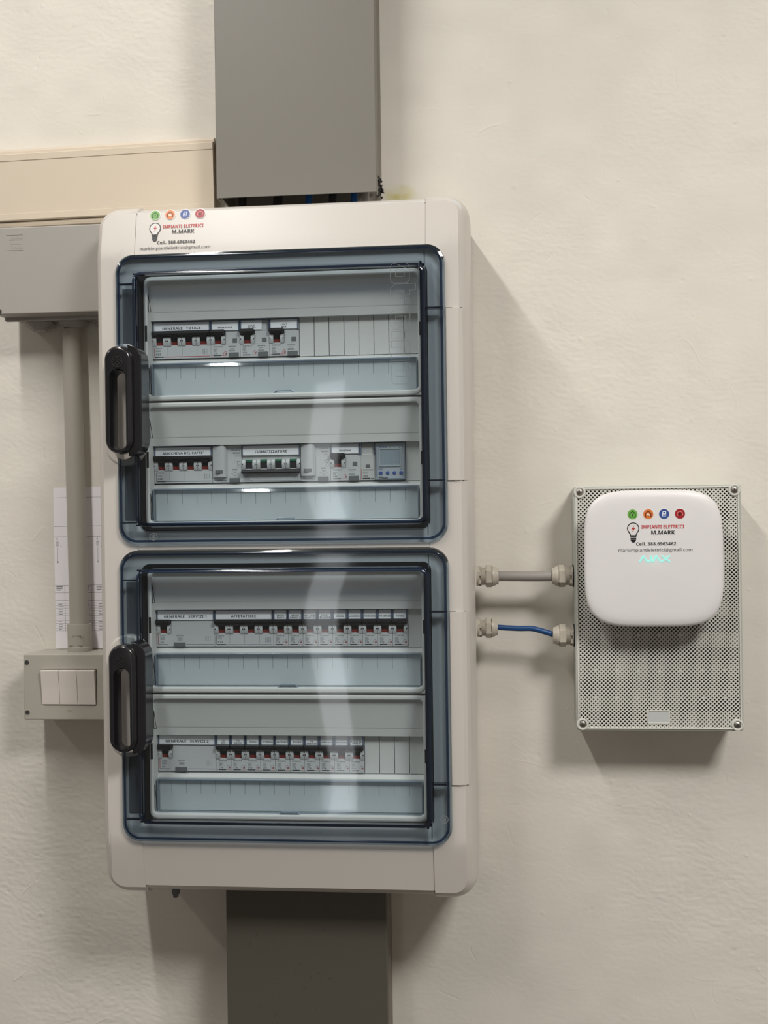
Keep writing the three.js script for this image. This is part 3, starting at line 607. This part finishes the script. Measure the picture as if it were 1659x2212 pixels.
function sticker(parent, x0, y1, z, h = SH) {
  const m = mesh('sticker', new THREE.PlaneGeometry(SW, h, 1, 12).translate(x0 + SW / 2, y1 - h / 2, z), M.sticker, parent);
  m.userData.label = 'printed installer sticker with four round icons and a light bulb';
  return m;
}
const frameSticker = sticker(cabinet, -430.5, 1868.6, 0, 55);
{ const q = frameSticker.geometry.attributes.position; for (let i = 0; i < q.count; i++) { const d = Math.max(0, q.getY(i) * 1000 - 1808); q.setZ(i, 0.1492 - (0.00021 * d * d) / (d + 8)); } frameSticker.geometry.computeVertexNormals(); };

// ------------------------------------------------------------------ perforated box and alarm hub on the right
{
  const x0 = 88, x1 = 288, y0 = 1229, y1 = 1528, o = group('perforated_box', scene);
  tag(o, 'pale grey wall box with a finely perforated front and steel corner screws', 'junction box');
  mesh('base', loft([at(rr(x0 + 1.5, x1 - 1.5, y0 + 1.5, y1 - 1.5, 3, 4), 0.5), at(rr(x0 + 1, x1 - 1, y0 + 1, y1 - 1, 3, 4), 52)], { cap: true }), M.lid, o);
  mesh('lid', ring(rr(x0, x1, y0, y1, 3, 4), rr(x0 + 3.4, x1 - 3.4, y0 + 3.4, y1 - 3.4, 2, 4), 50, 63.4, 0.6), M.lid, o);
  mesh('inner_lip', ring(rr(x0 + 1.9, x1 - 1.9, y0 + 1.9, y1 - 1.9, 3, 4), rr(x0 + 3.9, x1 - 3.9, y0 + 3.9, y1 - 3.9, 2, 4), 60, 64.8, 0.5), M.grid, o);
  mesh('dark_backing', box(x0 + 3, x1 - 3, y0 + 3, y1 - 3, 52, 57), M.blackDull, o);
  // lattice of crossing diagonal bars, clipped to the opening
  const gx0 = x0 + 3.6, gx1 = x1 - 3.6, gy0 = y0 + 3.6, gy1 = y1 - 3.6, px = 5.0, py = 4.9, bars = [];
  const dir = Math.atan2(py, px), sx = px / 2;
  for (const s of [1, -1])
    for (let k = -80; k < 160; k++) {
      const X = gx0 + k * px;                                      // where the bar crosses the bottom edge
      const slope = (s * py) / px;
      let a = [X, gy0], b = [X + (gy1 - gy0) / slope, gy1];
      const clip = (p, q, x) => [x, p[1] + ((x - p[0]) / (q[0] - p[0])) * (q[1] - p[1])];
      if (a[0] < gx0) { if (b[0] <= gx0) continue; a = clip(a, b, gx0); }
      if (a[0] > gx1) { if (b[0] >= gx1) continue; a = clip(a, b, gx1); }
      if (b[0] < gx0) b = clip(a, b, gx0);
      if (b[0] > gx1) b = clip(a, b, gx1);
      const len = Math.hypot(b[0] - a[0], b[1] - a[1]);
      if (len < 1) continue;
      bars.push(new THREE.BoxGeometry(len, 1.45, 1.4).rotateZ(Math.atan2(b[1] - a[1], b[0] - a[0])).translate((a[0] + b[0]) / 2, (a[1] + b[1]) / 2, 62.4 + (s > 0 ? 0.05 : 0)));
    }
  mesh('lattice', bars, M.grid, o).userData.kind = 'stuff';
  const filled = [];
  for (const y of [1345, 1302, 1269]) for (let i = 0; i < 7; i++) filled.push(cyl('z', 112 + i * 25.7, y, 62, 1.7, 1.7, 1.4, 12));
  mesh('filled_hole', filled, M.lid, o);
  mesh('name_tab', box(174.5, 200, 1238.5, 1253, 60, 63.4, 0.6), mat(0.52, 0.55, 0.54, 0.45), o);
  mesh('tab_frame', ring(rr(173.5, 201, 1237.5, 1254, 1.5, 3), rr(175, 199.5, 1239, 1252.5, 1, 3), 61, 64, 0.3), M.grid, o);
  for (const [sx2, sy] of [[95.4, 1521], [280.6, 1521], [95.4, 1236.4], [280.6, 1236.4]]) {
    const b = mesh('screw_boss', lathe('z', [[0, 0], [7.2, 0], [7.2, 5.4], [6.6, 6], [5.2, 6], [4.9, 4.6], [0, 4.6]], sx2, sy, 59.5), M.grid, o);
    const h = mesh('screw', lathe('z', [[4.6, 0], [4.5, 0.8], [3.4, 1.7], [1.6, 2.2], [0, 2.3]], sx2, sy, 63.4), M.steel, o);
    mesh('screw_slot', [box(sx2 - 2.2, sx2 + 2.2, sy - 0.45, sy + 0.45, 65.2, 66.3), box(sx2 - 0.45, sx2 + 0.45, sy - 2.2, sy + 2.2, 65.2, 66.3)], M.screwDark, h);
  }
}
{
  const cx = 179, cy = 1440.5, o = group('alarm_hub', scene);
  tag(o, 'white rounded-square alarm hub with a glowing turquoise logo, mounted on the perforated box', 'alarm hub');
  const squircle = (s, z, lift = 0) => { const p = []; for (let i = 0; i < 96; i++) { const t = (i / 96) * Math.PI * 2, c = Math.cos(t), n = Math.sin(t), e = 2 / 4.3; p.push([cx + 81.5 * s * Math.sign(c) * Math.abs(c) ** e, cy + lift + 81.5 * s * Math.sign(n) * Math.abs(n) ** e, z]); } return p; };
  mesh('shell', loft([squircle(0.84, 65), squircle(0.86, 72), squircle(0.93, 82), squircle(0.985, 92), squircle(1, 96.5), squircle(0.997, 98.6), squircle(0.985, 100.2), squircle(0.955, 101.6), squircle(0.88, 102.6), squircle(0.8, 103)], { cap: true, crease: 1 }), M.hub, o);
  sticker(o, 134.6, 1500.6, 103.2);
  const glow = new THREE.MeshStandardMaterial({ color: 0x224444, emissive: new THREE.Color().setRGB(0.42, 1, 0.9), emissiveIntensity: 1 });
  const strokes = [[[162.5, 1436.8], [166, 1443]], [[166.8, 1443.4], [171.2, 1436.8]], [[175.4, 1443.4], [175.4, 1438.6]], [[175.2, 1438], [172.8, 1436.8]], [[178, 1436.8], [181.2, 1443]], [[181.8, 1443.4], [186.4, 1436.8]], [[188.6, 1443.4], [197, 1436.8]], [[188.4, 1436.8], [191.4, 1439]], [[194, 1441.2], [197, 1443.4]]];
  mesh('lit_logo', strokes.map(([a, b]) => { const l = Math.hypot(b[0] - a[0], b[1] - a[1]); return box(-l / 2 - 0.9, l / 2 + 0.9, -0.95, 0.95, -0.3, 0.3, 0.28).rotateZ(Math.atan2(b[1] - a[1], b[0] - a[0])).translate((a[0] + b[0]) / 2, (a[1] + b[1]) / 2, 103.2); }), glow, o);
  const led = new THREE.PointLight(new THREE.Color().setRGB(0.22, 0.95, 0.82), 0.00003, 0, 2);
  led.position.set(0.179, 1.44, 0.109); led.shadow.radius = 0.2; led.castShadow = true; scene.add(led);
}

// ------------------------------------------------------------------ cable glands and the two cables
const HEX = (r) => { const p = []; for (let i = 0; i < 6; i++) p.push([r * Math.cos(i * Math.PI / 3 + Math.PI / 6), r * Math.sin(i * Math.PI / 3 + Math.PI / 6)]); return p; };
function hexX(r, x0, x1, y, z) { return ext(shapeOf(HEX(r)), 0, x1 - x0, 0.8, 1).rotateY(Math.PI / 2).translate(x0, y, z); }
function gland(label, x, y, z, s, k, gasket_or_gap) {                     // s = +1 points right, -1 points left
  const o = group('cable_gland', scene);
  tag(o, label, 'cable gland');
  const q = (a, b) => (s > 0 ? [x + a * k, x + b * k] : [x - b * k, x - a * k]);
  const A = (r, a, b) => cyl('x', (q(a, b)[0] + q(a, b)[1]) / 2, y, z, r * k, r * k, (b - a) * k);
  if (gasket_or_gap) mesh('gasket_or_gap', A(14.5, -0.2, 2), M.gasket_or_gap, o);
  const notch = [];
  for (let i = 0; i < 6; i++) notch.push(box(...q(2, 6), y + 10.4 * k * Math.sin(i * 1.0472 + 0.35) - 2.6, y + 10.4 * k * Math.sin(i * 1.0472 + 0.35) + 2.6, z + 10.4 * k * Math.cos(i * 1.0472 + 0.35) - 2.6, z + 10.4 * k * Math.cos(i * 1.0472 + 0.35) + 2.6, 0.5));
  mesh('lock_ring', [A(12.6, gasket_or_gap ? 1.8 : -0.3, 3.4), A(9.5, 3, 8), ...notch], M.gland, o);
  mesh('thread', [A(11, 5.5, 12), ...[7, 8.4, 9.8, 11.2].map((a) => A(11.9, a - 0.35, a + 0.35))], M.gland, o);
  mesh('hex_nut', hexX(14.4 * k, ...q(11.5, 20), y, z), M.gland, o);
  const dome = [[0, 0], [13, 0], [13, 1.5], [12.4, 4], [11, 5.6], [10.6, 8], [9.8, 8.6], [7.2, 8.8], [0, 8.8]].map(([r, h]) => [r * k, h * k]);
  const g = new THREE.LatheGeometry(dome.map(([r, h]) => new THREE.Vector2(r, h)), 32).rotateZ(s > 0 ? -Math.PI / 2 : Math.PI / 2).translate(x + s * 19.5 * k, y, z);
  mesh('dome_cap', g, M.gland, o);
}
gland('ivory cable gland on cabinet side holding the left end of the grey cable', -32, 1418, 46, 1, 0.97);
gland('ivory cable gland on perforated box holding the right end of the grey cable', 88.6, 1417.5, 46, -1, 0.97, true);
gland('ivory cable gland on cabinet side holding the left end of the blue cable', -32, 1353.5, 46, 1, 0.9);
gland('ivory cable gland on perforated box holding the right end of the blue cable', 88.6, 1343.5, 46, -1, 0.97, true);
function tube(points, r, seg = 40) { return new THREE.TubeGeometry(new THREE.CatmullRomCurve3(points.map((p) => new THREE.Vector3(...p))), seg, r, 16, false); }
tag(mesh('grey_cable', tube([[-8, 1418, 46], [15, 1417.6, 46.3], [40, 1417.2, 46.3], [64, 1417.5, 46]], 6.3), M.greyCable), 'thick grey cable running straight between the upper pair of ivory glands', 'cable');
tag(mesh('blue_cable', tube([[-10, 1354.2, 46], [4, 1353.2, 46], [20, 1352.4, 46.5], [36, 1352.2, 46.5], [50, 1348.6, 46.5], [64, 1344, 46]], 3.4), M.blueCable), 'thin blue data cable sagging between the lower pair of ivory glands', 'cable');

// ------------------------------------------------------------------ wide ducts above and below the cabinet
function duct(label, y0, y1, broken, skin = M.duct) {
  const o = group('cable_duct', scene);
  tag(o, label, 'cable duct');
  const x0 = -349.5, x1 = -148;
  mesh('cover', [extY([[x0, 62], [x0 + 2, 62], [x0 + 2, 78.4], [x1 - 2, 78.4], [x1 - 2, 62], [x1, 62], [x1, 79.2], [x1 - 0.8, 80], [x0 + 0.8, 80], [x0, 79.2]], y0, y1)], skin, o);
  const b0 = y0 + (broken ? 34 : 0);
  mesh('base_channel', [box(x0 + 2.5, x1 - 2.5, broken ? y0 - 6 : y0, y1, 0.5, 2.5), box(x0 + 2.4, x0 + 4.4, y0 + (broken ? 2 : 0), y1, 1, 72), extY([[x1 - 4.4, 1], [x1 - 1.6, 1], [x1 - 1.6, 22], [x1 - 2.6, 23.5], [x1 - 2.6, 44], [x1 - 1.8, 46], [x1 - 1.8, 60], [x1 - 2.6, 62], [x1 - 2.6, 74], [x1 - 4.4, 74]], b0, y1)], M.ductBase, o);
  if (broken) {
    const chips = [];
    for (let i = 0; i < 16; i++) { const s = 1.2 + rnd() * 3.2; chips.push(new THREE.TetrahedronGeometry(s).rotateX(rnd() * 6).rotateY(rnd() * 6).translate(x1 - 3 + rnd() * 4.2, b0 - 24 + rnd() * 24, 6 + rnd() * 26)); }
    mesh('broken_edge', chips, M.blackDull, o);
  }
  return o;
}
duct('wide grey plastic cable duct rising from the top of the cabinet', 1895.5, ROOM.y1 * 1000 - 2, true);
duct('wide dark grey plastic cable duct below the cabinet', 60, 1036.5, false, M.ductLow);
{
  const specks = [];
  for (let i = 0; i < 16; i++) specks.push(new THREE.BoxGeometry(1.2 + rnd() * 6, 0.5, 0.2).rotateZ(rnd() * 3).translate(-330 + rnd() * 165, 870 + rnd() * 130, 80));
  mesh('scratch', specks, mat(0.04, 0.035, 0.03, 0.6), scene.getObjectByName('cable_duct_001'));
}
[[-322, M.blackDull, 5.5, 'black'], [-276, M.blackDull, 6, 'black'], [-236, M.blueCable, 4.5, 'blue'], [-205, M.blackDull, 5.5, 'black'], [-178, M.blueCable, 4.5, 'blue'], [-163, M.greyCable, 4, 'grey']].forEach(([x, m, r, col], i) =>
  tag(mesh('supply_cable', tube([[x + 6, 2050, 40], [x, 1950, 44], [x - 2, 1879, 52]], r), m), ['black supply cable at the left of the gap under the upper duct', 'black supply cable left of the middle of the gap under the upper duct', 'blue supply cable in the middle of the gap under the upper duct', 'black supply cable right of the middle of the gap under the upper duct', 'blue supply cable near the right end of the gap under the upper duct', 'grey supply cable at the right end of the gap under the upper duct'][i], 'cable', 'cables entering the cabinet from the upper duct'));

// ------------------------------------------------------------------ ivory trunking, conduit, boxes and paper at the left
{
  const o = group('wall_trunking', scene, -364, 1937.5, 0);
  tag(o, 'ivory plastic wall trunking running left from the grey duct', 'trunking');
  o.rotation.z = 0.014;
  const H = 52;
  mesh('base', [extX([[0.5, -H], [26, -H], [29, -H + 1], [30, -H + 4], [30, -H + 7], [24, -H + 7], [24, -H + 4], [4, -H + 4], [4, H - 4], [24, H - 4], [24, H - 7], [30, H - 7], [30, H - 4], [29, H - 1], [26, H], [0.5, H]], -1400, 0)], M.ivory, o);
  mesh('cover', [extX([[27, -H + 7.6], [33, -H + 8], [34, -H + 9], [34, -H + 17], [33.2, -H + 17.6], [33.2, H - 17.6], [34, H - 17], [34, H - 9], [33, H - 8], [27, H - 7.6]], -1400, -1)], M.ivory, o);
}
{
  const o = group('junction_box', scene), x0 = -644, x1 = -492, y0 = 1757, y1 = 1871;
  tag(o, 'plain grey junction box under the ivory trunking with stepped rubber entries below', 'junction box');
  mesh('lid', box(x0, x1, y0 + 3, y1 + 1, 44, 70, 2), M.boxGrey, o);
  mesh('base', [loft([at(rr(x0 + 7, x1 - 3, y0 + 2, y1 - 2, 8, 5), 0.5), at(rr(x0 + 3, x1 - 2, y0, y1, 8, 5), 45)], { cap: true }), box(x0 + 1, x1 - 1, y0 - 1.5, y1, 38, 45, 2)], M.boxGrey, o);
  for (const x of [-605, -559, -513]) mesh('stepped_entry', lathe('y', [[0, -12], [9.5, -12], [10, -9.6], [12.6, -9.4], [13, -6.8], [15.6, -6.6], [16, -4], [18.6, -3.8], [19, 0.5], [0, 0.5]], x, y0 + 0.5, 21), M.boxGrey, o);
  mesh('moulded_lettering', [box(-628, -606, 1861.6, 1862, 69.8, 70.4), box(-624, -606, 1855.4, 1855.8, 69.8, 70.4), box(-628, -606, 1841.8, 1842.2, 69.8, 70.4), ...Array.from({ length: 4 }, (_, i) => box(-621 + i * 4, -618.6 + i * 4, 1856.8, 1860.4, 69.8, 70.25)), ...Array.from({ length: 5 }, (_, i) => box(-622 + i * 3.4, -619.6 + i * 3.4, 1849.6, 1851.6, 69.8, 70.2)), ...Array.from({ length: 5 }, (_, i) => box(-622 + i * 3.4, -619.4 + i * 3.4, 1844, 1847.4, 69.8, 70.25))], M.boxGrey, o);
  mesh('lid_screw', cyl('z', -639, 1764, 69, 3.6, 3.6, 3), M.screwDark, o);
}
{
  const p = group('conduit_pipe', scene);
  tag(p, 'round grey conduit running down from the junction box to the switch box', 'pipe');
  mesh('tube', tube([[-561.5, 1746, 21], [-560.4, 1650, 21], [-558, 1480, 21], [-556.2, 1330, 21]], 12.3, 60), M.pipe, p);
  mesh('coupling', [lathe('y', [[12.4, 36], [15.4, 36], [15.8, 34.5], [15.4, 6], [16, 5.2], [16, 0], [12.4, 0], [12.4, 36]], -556.2, 1322.3, 21), box(-566, -548, 1331, 1331.6, 34, 36.4), ...Array.from({ length: 6 }, (_, i) => box(-561 + i * 2.6, -559.4 + i * 2.6, 1343.4, 1344.4, 35.6, 36.9))], M.switchGrey, p);
}
{
  const o = group('switch_box', scene), x0 = -617.5, x1 = -492, y0 = 1238, y1 = 1322;
  tag(o, 'grey wall switch box with three white rocker switches, left of the cabinet', 'light switch');
  mesh('base', loft([at(rr(x0 + 2.5, x1 - 2, y0 + 1.5, y1, 3, 4), 0.5), at(rr(x0 + 1, x1 - 1, y0 + 0.5, y1 + 0.2, 3, 4), 47)], { cap: true }), M.switchGrey, o);
  const lid = shapeOf(rr(x0, x1, y0, y1 + 0.5, 2.5, 4));
  lid.holes.push(new THREE.Path(rr(-592.4, -520, 1256.8, 1303, 1.5, 3).map(([x, y]) => new THREE.Vector2(x, y))));
  mesh('lid', ext(lid, 46, 60, 1.2), M.switchGrey, o);
  mesh('well', box(-593, -519, 1256, 1304, 44, 52), M.blackDull, o);
  for (let i = 0; i < 3; i++) {
    const a = -591.9 + i * 23.8;
    mesh('rocker', extX([[50, 1257.4], [60.4, 1257.4], [61.6, 1258.4], [63.6, 1280], [66.4, 1301.4], [65.6, 1302.4], [50, 1302.4]].reverse().reverse(), a, a + 23.3), M.rocker, o);
  }
  for (const y of [1312, 1247.5]) {
    mesh('screw_seat', lathe('z', [[2.4, 0], [3.8, 0], [3.8, 0.8], [2.8, 0.8], [2.4, 0]], x0 + 5.2, y, 59.6), M.switchGrey, o);
    mesh('screw', [cyl('z', x0 + 5.2, y, 59.8, 3, 3, 1.4)], M.screwDark, o);
  }
  mesh('moulded_mark', [box(-560, -551, 1250.6, 1251.2, 59.8, 60.3), box(-558, -553, 1248.8, 1249.4, 59.8, 60.3)], M.switchGrey, o);
}
{                                                                  // A4 wiring diagram, its right part tucked behind the cabinet
  const W = 297, H = 216, cv = document.createElement('canvas');
  cv.width = W * 6; cv.height = H * 6;
  const c = cv.getContext('2d');
  c.scale(6, 6); c.fillStyle = '#f1eef2'; c.fillRect(0, 0, W, H);
  c.fillStyle = '#6a6872';
  const hl = (y, w = 0.35) => c.fillRect(0, y, W, w);
  [13.5, 52, 66, 131, 141, 151.5].forEach((y) => hl(y));
  for (let k = 0; k < 12; k++) hl(155 + k * 3.35, 0.25);
  for (let i = 0; i < 16; i++) {
    const x = 14.5 + i * 18.5;
    c.fillRect(x - 0.9 + 4.5 * (i % 2), 131, 0.3, 61); c.fillRect(x - 10.5, 66, 0.35, 1); c.fillRect(x - 10.2, 67, 0.35, 34);
    c.strokeStyle = '#55535c'; c.lineWidth = 0.35; c.strokeRect(x - 11.4, 73, 2.6, 5); c.beginPath(); c.moveTo(x - 10, 66); c.lineTo(x - 11.4, 70); c.stroke();
    c.beginPath(); c.arc(x - 9.6, 100, 1, 0, 7); c.stroke(); c.beginPath(); c.arc(x - 5.2, 79, 0.6, 0, 7); c.fill();
    smudge(c, x - 12.5, 132.4, 9, 3, 2.2, '#55535c');
    for (let k = 0; k < 11; k++) if (k !== 5 && k !== 6) smudge(c, x - 10, 156 + k * 3.35, 5 + rnd() * 3, 1, 1.6, '#6a6872');
  }
  const t = new THREE.CanvasTexture(cv);
  t.colorSpace = THREE.SRGBColorSpace; t.magFilter = THREE.LinearFilter;
  const NX = 30, NY = 12, g = new THREE.PlaneGeometry(W, H, NX, NY), p = g.attributes.position;
  for (let i = 0; i < p.count; i++) p.setZ(i, 0.9 + 0.5 * Math.max(0, Math.sin((p.getX(i) + 148) * 0.09)) * Math.max(0, 1 - (p.getX(i) + 148) / 70));
  g.computeVertexNormals();
  const o = tag(mesh('wiring_diagram', g, new THREE.MeshPhysicalMaterial({ map: t, roughness: 0.8, side: THREE.DoubleSide })), 'white printed sheet with a wiring diagram hanging behind the grey conduit', 'paper');
  o.position.set(-0.4486, 1.4312, 0); o.rotation.z = 0.004;
}

const sheetTex = new THREE.CanvasTexture(sheet);
sheetTex.colorSpace = THREE.SRGBColorSpace; sheetTex.magFilter = THREE.LinearFilter;
M.print.map = sheetTex;

renderer.render(scene, camera);
